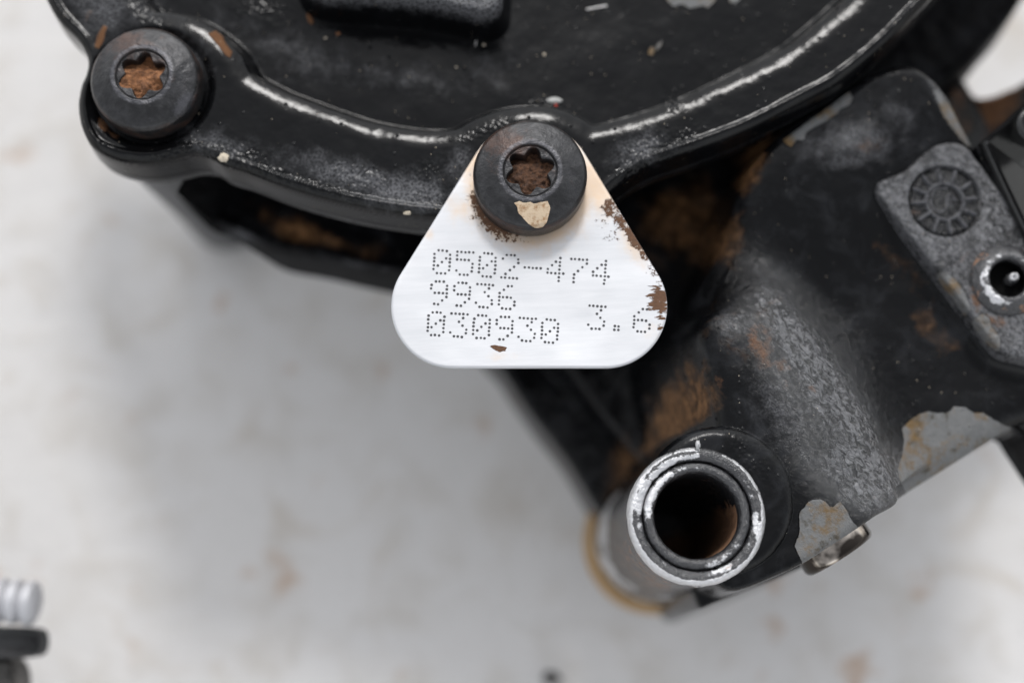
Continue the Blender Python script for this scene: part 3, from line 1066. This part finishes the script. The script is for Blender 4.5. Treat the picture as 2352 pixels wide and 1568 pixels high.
att = {}
att['chip'] = np.maximum.reduce([patch(u, v, p, 5) for p in (chip1, chip2, chip3)] + [.8 * patch(u, v, [(2138, 198), (2160, 212), (2205, 268), (2250, 326), (2232, 340), (2212, 330), (2165, 268)], 9)])  # last patch paints the sky reflection along the rounded boss edge
att['rust'] = blobs(u, v, [(1750, 790, 55, 75, -30, .56), (1700, 740, 40, 40, 0, .40), (1790, 830, 40, 30, 30, .42), (1862, 890, 22, 12, 30, .62), 
                            (1840, 880, 90, 60, 0, .30), (1660, 880, 24, 24, 0, .5), (2010, 1140, 30, 20, 0, .3), (2120, 1290, 40, 20, 0, .4)])
att['grime'] = blobs(u, v, [(1570, 970, 80, 130, 20, 1.15), (1500, 1080, 60, 120, 20, 1.0), (1590, 860, 50, 60, 0, .6), (1430, 1090, 40, 90, 10, .8), (2065, 610, 34, 130, -37, .45), (2150, 770, 44, 100, -37, .42), (1720, 390, 34, 60, 40, 1.0),
                            (1990, 330, 90, 50, 0, .4), (1640, 560, 90, 70, -40, .7), (1720, 760, 120, 120, 0, .35)])
att['grime'] *= sstep(180, 215, np.hypot(V[:, 0] - COL[0], V[:, 1] - COL[1]))
att['dust_sheen'] = blobs(u, v, [(2195, 265, 16, 90, -37, 1.3), (1890, 880, 270, 58, 57, 1.05), (1985, 1080, 120, 80, 45, 1.0), (1690, 740, 60, 40, 0, .6), (1800, 940, 160, 70, 57, .5), (1960, 330, 130, 60, -10, .65), (2060, 260, 80, 60, 0, .4), (1830, 420, 70, 60, 0, .2)])  # boss-edge strip and ridge band paint sheen as pale colour
att['rag'] = blobs(u, v, [(1870, 850, 280, 95, 57, .95), (1960, 1060, 150, 100, 40, .95), (1700, 750, 60, 50, 0, .4), (1960, 310, 90, 30, -30, .35)])
att['pit'] = blobs(u, v, [(1990, 1130, 70, 60, 0, .35), (1720, 1050, 20, 60, -35, .5)])
mk("shell", V, Q, M_house, house, attrs=att)

# raised pad with the casting date mark
DC = U(2172, 461, -108)
BC = U(2314, 641, -100)
DB = (pad_p[:, 0].min() - 30, HB[1], pad_p[:, 1].min() - 30, pad_p[:, 1].max() + 30)


def lpad_z(X, Y):
    z = block(sd_['pa'](X, Y), -108 + fbm(X, Y, 60, 4, 41) * 2.4 + fbm(X, Y, 16, 3, 42) * 1.2, 12, 7)
    r = np.hypot(X - DC[0], Y - DC[1])
    return z - 10 * sstep(90, 87, r) - 9 * np.exp(-((r - 86) / 3.0) ** 2)


V, Q = height_mesh(DB, 2.6, lambda X, Y: np.maximum(np.maximum(sd_['pa'](X, Y) - 8, X - (HB[1] - 8)), 50 - np.hypot(X - BC[0], Y - BC[1])), lpad_z)
u, v = proj(V)
Z8 = lambda p: (1895 + p[0] * .4027, 229.7 + p[1] * .4027)
ch4 = [Z8(p) for p in [(625, 985), (700, 985), (745, 1020), (800, 1100), (835, 1190), (800, 1240), (740, 1150), (660, 1050)]]
ch5 = [Z8(p) for p in [(830, 1260), (900, 1215), (940, 1240), (950, 1290), (1000, 1350), (1000, 1450), (930, 1400), (870, 1330)]]
at = {'chip': np.maximum(patch(u, v, ch4, 6), patch(u, v, ch5, 6)), 'dust_sheen': np.clip(.92 + .9 * fbm(u, v, 50, 4, 44), 0, 1.3),  # pale patches stand in for the pad's sheen
      'rust': blobs(u, v, [(2105, 480, 20, 30, 0, .5), (2240, 690, 16, 60, -20, .55), (2210, 590, 30, 30, 0, .35), (2290, 740, 60, 20, 20, .5)]),
      'pit': .3 + blobs(u, v, [(2310, 480, 70, 40, 50, .8), (2060, 430, 40, 30, 0, .5), (2040, 470, 16, 40, -37, .6)]), 'rag': .3 + blobs(u, v, [(2320, 510, 60, 60, 40, .6)])}
at['dust_sheen'] = at['dust_sheen'] * (1 - .75 * sstep(88, 85, np.hypot(V[:, 0] - DC[0], V[:, 1] - DC[1])))  # recessed disc darkened so the raised spokes stand out
lpad = sub(mk("label_pad", V, Q, M_house, house, attrs=at), house)


def ring_band(c, r0, r1, z, h, n=72):
    return lathe([(r0 - 1.5, z), (r0, z + h * .7), ((r0 + r1) / 2, z + h), (r1, z + h * .7), (r1 + 1.5, z)], n, (c[0], c[1], 0))


zf = -118
V, Q = ring_band(DC, 42, 49, zf, 10)
mk("date_ring", V, Q, M_house, lpad, attrs={'dust_sheen': np.full(len(V), 1.3)})
for a in (98, 68, 36, 6, -24, -53, -83, -113, -144, -177, 156, 128):
    t = math.radians(a)
    dr, nr_ = np.array([math.cos(t), math.sin(t)]), np.array([-math.sin(t), math.cos(t)])
    Vp, Fp = [], []
    secs = [(46, 5.5), (60, 4.2), (76, 4.0), (83, 3.6)]
    for (rr_, hw) in secs:
        for (o, h_) in ((-hw - 1.5, -1), (-hw * .6, 7.5), (0, 10), (hw * .6, 7.5), (hw + 1.5, -1)):
            p = DC[:2] + dr * rr_ + nr_ * o
            Vp.append((p[0], p[1], zf + h_))
    for s_ in range(3):
        for o in range(4):
            Fp.append((s_ * 5 + o, (s_ + 1) * 5 + o, (s_ + 1) * 5 + o + 1, s_ * 5 + o + 1))
    Fp += [(0, 1, 2, 3, 4), (19, 18, 17, 16, 15)]
    mk("date_spoke", Vp, Fp, M_house, lpad, attrs={'dust_sheen': np.full(len(Vp), 1.3)})
# faint hand-cut stroke in the hub of the mark
stroke = spline([(8, 34), (-20, 32), (-32, 10), (-30, -14), (-12, -26), (4, -14), (6, 4), (14, 18), (28, 4), (32, 10)], 3, closed=False)
Vp, Fp = [], []
for i_, p in enumerate(stroke):
    a_, b_ = stroke[max(i_ - 1, 0)], stroke[min(i_ + 1, len(stroke) - 1)]
    t = (b_ - a_) / max(np.linalg.norm(b_ - a_), 1e-6)
    nn = np.array([-t[1], t[0]])
    for (o, h_) in ((-3.2, -1), (-1.4, 2.6), (1.4, 2.6), (3.2, -1)):
        q = DC[:2] + p + nn * o
        Vp.append((q[0], q[1], zf + h_))
for i_ in range(len(stroke) - 1):
    for o in range(3):
        Fp.append((i_ * 4 + o, (i_ + 1) * 4 + o, (i_ + 1) * 4 + o + 1, i_ * 4 + o + 1))
mk("date_stroke", Vp, Fp, M_house, lpad, attrs={'dust_sheen': np.full(len(Vp), 1.3)})

# ------------------------------------------------------------------ tube standing in the housing
tube = thing("bushing_tube", (TC[0], TC[1], -1010), 'hollow metal tube with chipped rim and rusty bore at the lower corner', 'metal tube')


def lumpy(V, amt, wl, seed, c):
    th = np.arctan2(V[:, 1] - c[1], V[:, 0] - c[0])
    rr = np.hypot(V[:, 0] - c[0], V[:, 1] - c[1])
    n_ = fbm(th * 160, V[:, 2] + rr * 1.3, wl, 4, seed)
    f = 1 + amt * n_ / np.maximum(rr, 20)
    V = V.copy()
    V[:, 0] = c[0] + (V[:, 0] - c[0]) * f
    V[:, 1] = c[1] + (V[:, 1] - c[1]) * f
    V[:, 2] += amt * .6 * fbm(V[:, 0], V[:, 1], wl * .6, 4, seed + 2) * (V[:, 2] > -40)
    return V


prof = fine([(150, -960), (176, -940), (176, -800), (162, -640), (154, -400)], 30) + fine([(154, -400), (153.5, -60)], 14)[1:] + fine([(154, -40), (156, -24), (155, -12), (151, -4), (146, 0), (140, 1), (131, -1), (125, -4), (122, -12), (121.5, -30)], 3)
V, Q = lathe(prof, 160, (TC[0], TC[1], 0))
V = lumpy(V, 1.6, 26, 51, TC)
rr = np.hypot(V[:, 0] - TC[0], V[:, 1] - TC[1])
th = np.degrees(np.arctan2(V[:, 1] - TC[1], V[:, 0] - TC[0]))
zz = V[:, 2]
edgew = np.exp(-((rr - 150) / 10) ** 2) * (zz > -30)
low = np.clip(.75 - .45 * np.cos(np.radians(th + 100 - 180)), 0, 1)          # barer at lower left, more paint at top
wear_sheen = np.maximum(edgew * (.48 + .42 * (.5 - .5 * np.sin(np.radians(th)))), .50 * sstep(-420, -700, zz))
wear_sheen = np.maximum(wear_sheen, .47 * np.exp(-((rr - 132) / 16) ** 2) * (zz > -12))  # bare-steel patches stand in for sheen on the painted face
wear_sheen = np.maximum(wear_sheen, .8 * np.exp(-((th + 15) / 14) ** 2) * np.exp(-((rr - 146) / 16) ** 2) * (zz > -30))
rust = np.where(zz < -30, .22 + .2 * np.cos(np.radians(th + 120)), .0) * sstep(-700, -420, zz)
rust = np.maximum(rust, .45 * np.exp(-((rr - 132) / 8) ** 2) * np.exp(-((th + 60) / 30) ** 2))
mk("sleeve", V, Q, M_worn, tube, attrs={'wear_sheen': wear_sheen, 'rust': rust})
prof = fine([(121, -30), (120, -8), (117, -2), (112, 1), (106, 1.5), (100, -1), (96.5, -7), (95, -16)], 3) + fine([(95, -16), (95, -940), (.5, -942)], 24)[1:]
V, Q = lathe(prof, 144, (TC[0], TC[1], 0))
V = lumpy(V, 1.8, 22, 57, TC)
rr = np.hypot(V[:, 0] - TC[0], V[:, 1] - TC[1])
th = np.degrees(np.arctan2(V[:, 1] - TC[1], V[:, 0] - TC[0]))
wear_sheen = .44 * np.exp(-((rr - 110) / 16) ** 2) * (V[:, 2] > -20)  # pale ring stands in for highlights on the glossy inner rim
rust = 1.0 * np.exp(-((th + 22) / 50) ** 2) * sstep(-14, -40, V[:, 2])
rust = np.maximum(rust, .3 * (V[:, 2] < -60))
mk("inner_sleeve", V, Q, M_worn, tube, attrs={'wear_sheen': wear_sheen, 'rust': rust})
V, Q = lathe(fine([(150, -1000), (204, -1000), (208, -990), (208, -965), (202, -952), (150, -950)], 20), 96, (TC[0], TC[1], 0))
mk("brass_collar", V, Q, M_brass, tube)
# bead of paint sitting on the rim
pb = U(1602, 1022, -6)


def lump(c, r, seed, flat=.6, n=12):
    V, Fc = [], []
    rng_ = random.Random(seed)
    for j in range(n // 2 + 1):
        ph = math.pi * j / (n // 2)
        for i in range(n):
            a = 2 * math.pi * i / n
            k_ = 1 + rng_.uniform(-.22, .22)
            V.append((c[0] + r[0] * k_ * math.sin(ph) * math.cos(a), c[1] + r[1] * k_ * math.sin(ph) * math.sin(a), c[2] + r[2] * k_ * math.cos(ph)))
    for j in range(n // 2):
        for i in range(n):
            Fc.append((j * n + i, (j + 1) * n + i, (j + 1) * n + (i + 1) % n, j * n + (i + 1) % n))
    return V, Fc


V, Fc = lump((pb[0], pb[1], pb[2] + 8), (6, 11, 9), 3)
mk("paint_bead", V, Fc, M_worn, tube, attrs={'wear_sheen': np.full(len(V), .4)})

# ------------------------------------------------------------------ steel plug in the side wall
pa_, pb_ = U(1873, 1286, -40), U(2014, 1192, -40)
ed = (pb_ - pa_)[:2]
ed /= np.linalg.norm(ed)
nrm = np.array([ed[1], -ed[0]])
if nrm[1] > 0:
    nrm = -nrm
mid = (pa_ + pb_) / 2
cpl = np.array([mid[0] - nrm[0] * 6, mid[1] - nrm[1] * 6, -186.0])
V, Q = lathe(fine([(1, -60), (92, -60), (92, 30), (89, 37), (84, 41), (78, 42), (40, 42), (36, 36), (1, 36)], 8), 96)
V = rotate_to(V, (nrm[0], nrm[1], 0), cpl)
tag(mk("steel_plug", V, Q, M_plug, base=cpl), 'round shiny brown-tinted steel plug poking out of the lower edge of the housing', 'plug')

# ------------------------------------------------------------------ socket bolt on the pad, black connector, arms
BC = U(2314, 641, -100)
sb = thing("socket_bolt", (BC[0], BC[1], -108), 'round socket bolt with flaky white paint at the right edge of the pad', 'bolt')
V, Q = lathe(fine([(88, -112), (86, -104), (80, -98), (70, -90), (58, -84), (50, -84), (46, -88), (44, -100)], 4), 96, (BC[0], BC[1], 0))
V = lumpy(V, 2.0, 24, 61, BC)
rr = np.hypot(V[:, 0] - BC[0], V[:, 1] - BC[1])
mk("head", V, Q, M_worn, sb, attrs={'wear_sheen': .43 * (rr > 44) * np.exp(-((rr - 60) / 20) ** 2), 'rust': .4 * (rr > 70)})
V, Q = lathe(fine([(44.5, -99), (43, -138), (1, -141)], 8), 64, (BC[0], BC[1], 0))
mk("recess", V, Q, simple('shade_black_recess', (.002, .002, .002), (.006, .006, .006), 20, .6, 0, 1.0, .05), sb)  # near-black colour stands in for the shade inside the socket
V, Q = lathe([(13, -141), (13, -112), (10, -99), (6, -99), (4, -104), (1, -106)], 24, (BC[0] + 18, BC[1] + 6, 0))
mk("centre_pin", V, Q, M_worn, sb, attrs={'wear_sheen': np.full(len(V), .5)})


def prism(poly, z0, z1, r=8):
    """closed rounded prism from outline points in the plane"""
    p = spline(poly, 10)
    V, Q = offset_strip(p, [(0, z0), (0, z1 - r), (-r * .3, z1 - r * .3), (-r, z1)])
    n_ = len(p)
    c = p.mean(0)
    V = np.vstack([V, [[c[0], c[1], z1], [c[0], c[1], z0]]])
    i = len(V) - 2
    fcs = [tuple(q) for q in Q] + [(3 * n_ + k, 3 * n_ + (k + 1) % n_, i)[::1] for k in range(n_)] + [((k + 1) % n_, k, i + 1) for k in range(n_)]
    return V, fcs


blk = thing("connector_block", U(2340, 420, -420), 'glossy black connector block with a thin flange beside the pad at the right edge', 'connector')
V, Fc = prism(UP([(2258, 326), (2262, 318), (2300, 284), (2350, 238), (2420, 190), (2520, 300), (2520, 700), (2450, 690), (2370, 560), (2310, 440)], -80), -420, -80, 14)
mk("body", V, Fc, M_gloss, blk)
V, Fc = prism(UP([(2243, 334), (2252, 326), (2262, 334), (2310, 420), (2372, 528), (2450, 640), (2430, 650), (2354, 534), (2290, 428)], -104), -300, -104, 4)
u, v = proj(V)
mk("flange", V, Fc, M_cover, blk, attrs={'pit': np.full(len(V), .5), 'dust_sheen': np.full(len(V), .2)})
kc = U(2372, 292, -60)
V, Q = lathe(fine([(48, -90), (48, -50), (44, -40), (36, -36), (30, -40), (26, -60), (1, -62)], 8), 64, (kc[0], kc[1], 0))
mk("port", V, Q, M_gloss, blk)

V, Fc = prism(UP([(2205, 176), (2222, 190), (2240, 218), (2262, 222), (2290, 216), (2330, 200), (2420, 170), (2500, 500), (2300, 560), (2120, 420), (2150, 250)], -560), -800, -560, 16)
u, v = proj(V)
tag(mk("support_arm", V, Fc, M_case, attrs={'rust': blobs(u, v, [(2290, 260, 120, 60, 0, .7)]) + .22}, base=U(2260, 300, -800)), 'dark rust-stained support arm behind the connector at upper right', 'bracket')
V, Fc = prism(UP([(2316, 985), (2336, 990), (2362, 1030), (2440, 1140), (2470, 1120), (2400, 980), (2330, 900)], -300), -460, -300, 12)
tag(mk("mounting_lug", V, Fc, M_case, base=U(2380, 1010, -460)), 'dark lug showing past the lower right corner of the housing', 'bracket')

# ------------------------------------------------------------------ threaded fitting lying on the ground, lower left
fz = -600.0
fit = thing("hose_fitting", U(-300, 1460, ZG), 'blurred shiny ribbed hose fitting above a black nut at the lower left corner', 'hose fitting')
a0 = U(86, 1386, fz)
prof = [(1, 0), (40, 0)]
x = 0
for k_ in range(9):
    prof += [(42, x + 2), (53, x + 6), (58, x + 13), (58, x + 26), (53, x + 33), (42, x + 38)]
    x += 39
prof += [(41, x), (38, x + 3), (38, x + 200)]
V, Q = lathe(prof, 64)
V = rotate_to(V, (-1, .10, 0), (a0[0], a0[1], fz))
mk("ribbed_sleeve", V, Q, M_chrome, fit)
V, Fc = prism(UP([(-400, 1436), (10, 1438), (74, 1441), (92, 1450), (96, 1478), (84, 1504), (20, 1512), (-400, 1512)], fz + 10), fz - 50, fz + 10, 6)
mk("nut", V, Fc, M_rubber, fit)
V, Fc = prism(UP([(-400, 1500), (10, 1506), (36, 1520), (48, 1560), (30, 1660), (-400, 1660)], fz - 40), fz - 120, fz - 40, 20)
mk("body", V, Fc, simple("grey_fitting_body", (.07, .066, .06), (.14, .13, .12), 60, .5, 0, 2), fit)
V, Fc = prism(UP([(-900, 1300), (-380, 1300), (-380, 1700), (-900, 1700)], fz), ZG, fz + 60, 20)
mk("pump_block", V, Fc, M_rubber, fit)

# ------------------------------------------------------------------ small loose bits
p = U(1266, 1556, ZG + 14)
V, Fc = lump((p[0], p[1], ZG + 14), (26, 20, 16), 9, n=14)
tag(mk("pebble", V, Fc, M_pebble, base=(p[0], p[1], ZG)), 'small dark pebble out of focus at the bottom edge', 'pebble')


def on_cover(u_, v_):
    q = U(u_, v_, -10)
    for _ in range(6):
        z_ = float(cover_z(np.array([q[0]]), np.array([q[1]]))[0])
        q = U(u_, v_, z_)
    return q


def bit(name, u_, v_, r, mat, seed, label, cat, n=12):
    q = on_cover(u_, v_)
    V, Fc = lump((q[0], q[1], q[2] + r[2] * .5), r, seed, n=n)
    return tag(mk(name, V, Fc, mat, base=q), label, cat)


bit("grit_crumb", 514, 364, (13, 11, 7), M_cream, 5, 'cream crumb of grit stuck on the rim edge below the left bolt', 'grit')
bit("grit_crumb", 936, 490, (9, 5, 5), M_cream, 6, 'pale grit grain on the rim edge just left of the tag', 'grit')
bit("paint_flake", 1273, 231, (19, 8, 2.5), M_flake, 7, 'grey paint flake lying in the cover just above the centre bolt', 'paint flake')
bit("red_fleck", 1277, 243, (4, 3, 2), M_red, 8, 'tiny red fleck beside the grey paint flake', 'paint fleck')


def sliver(name, a, b, w, mat, label, cat):
    p0, p1 = on_cover(*a), on_cover(*b)
    V, Q = lathe([(.3, 0), (w, 2), (w * .9, np.linalg.norm(p1 - p0) * .5), (w, np.linalg.norm(p1 - p0) - 3), (.3, np.linalg.norm(p1 - p0))], 8)
    V = rotate_to(V, p1 - p0, p0 + np.array([0, 0, w]))
    tag(mk(name, V, Q, mat, base=p0), label, cat)


sliver("splinter", (1346, 23), (1395, 14), 2.2, M_white, 'thin white splinter lying on the cover near the top edge', 'splinter')
sliver("bristle", (1094, 92), (1092, 107), 1.1, M_white, 'short pale bristle standing on the cover below the raised pad', 'bristle')
for (u_, v_, s_, lb) in ((748, 88, 4, 'tiny tan crumb left of the brown crumb on the cover floor'), (776, 78, 6, 'brown crumb on the cover floor left of the raised pad'), (1048, 155, 3.5, 'pale seed-like grain on the cover floor'), (1112, 104, 4, 'tan grain close under the raised pad corner'), (1250, 126, 4.5, 'tan grain right of the crease in the cover floor')):
    bit("grit_grain", u_, v_, (s_, s_ * .8, s_ * .5), M_rust_orange if s_ == 6 else M_cream, int(u_), lb, 'grit', n=8)

print("verts", sum(len(o.data.vertices) for o in bpy.data.objects if o.type == 'MESH'))
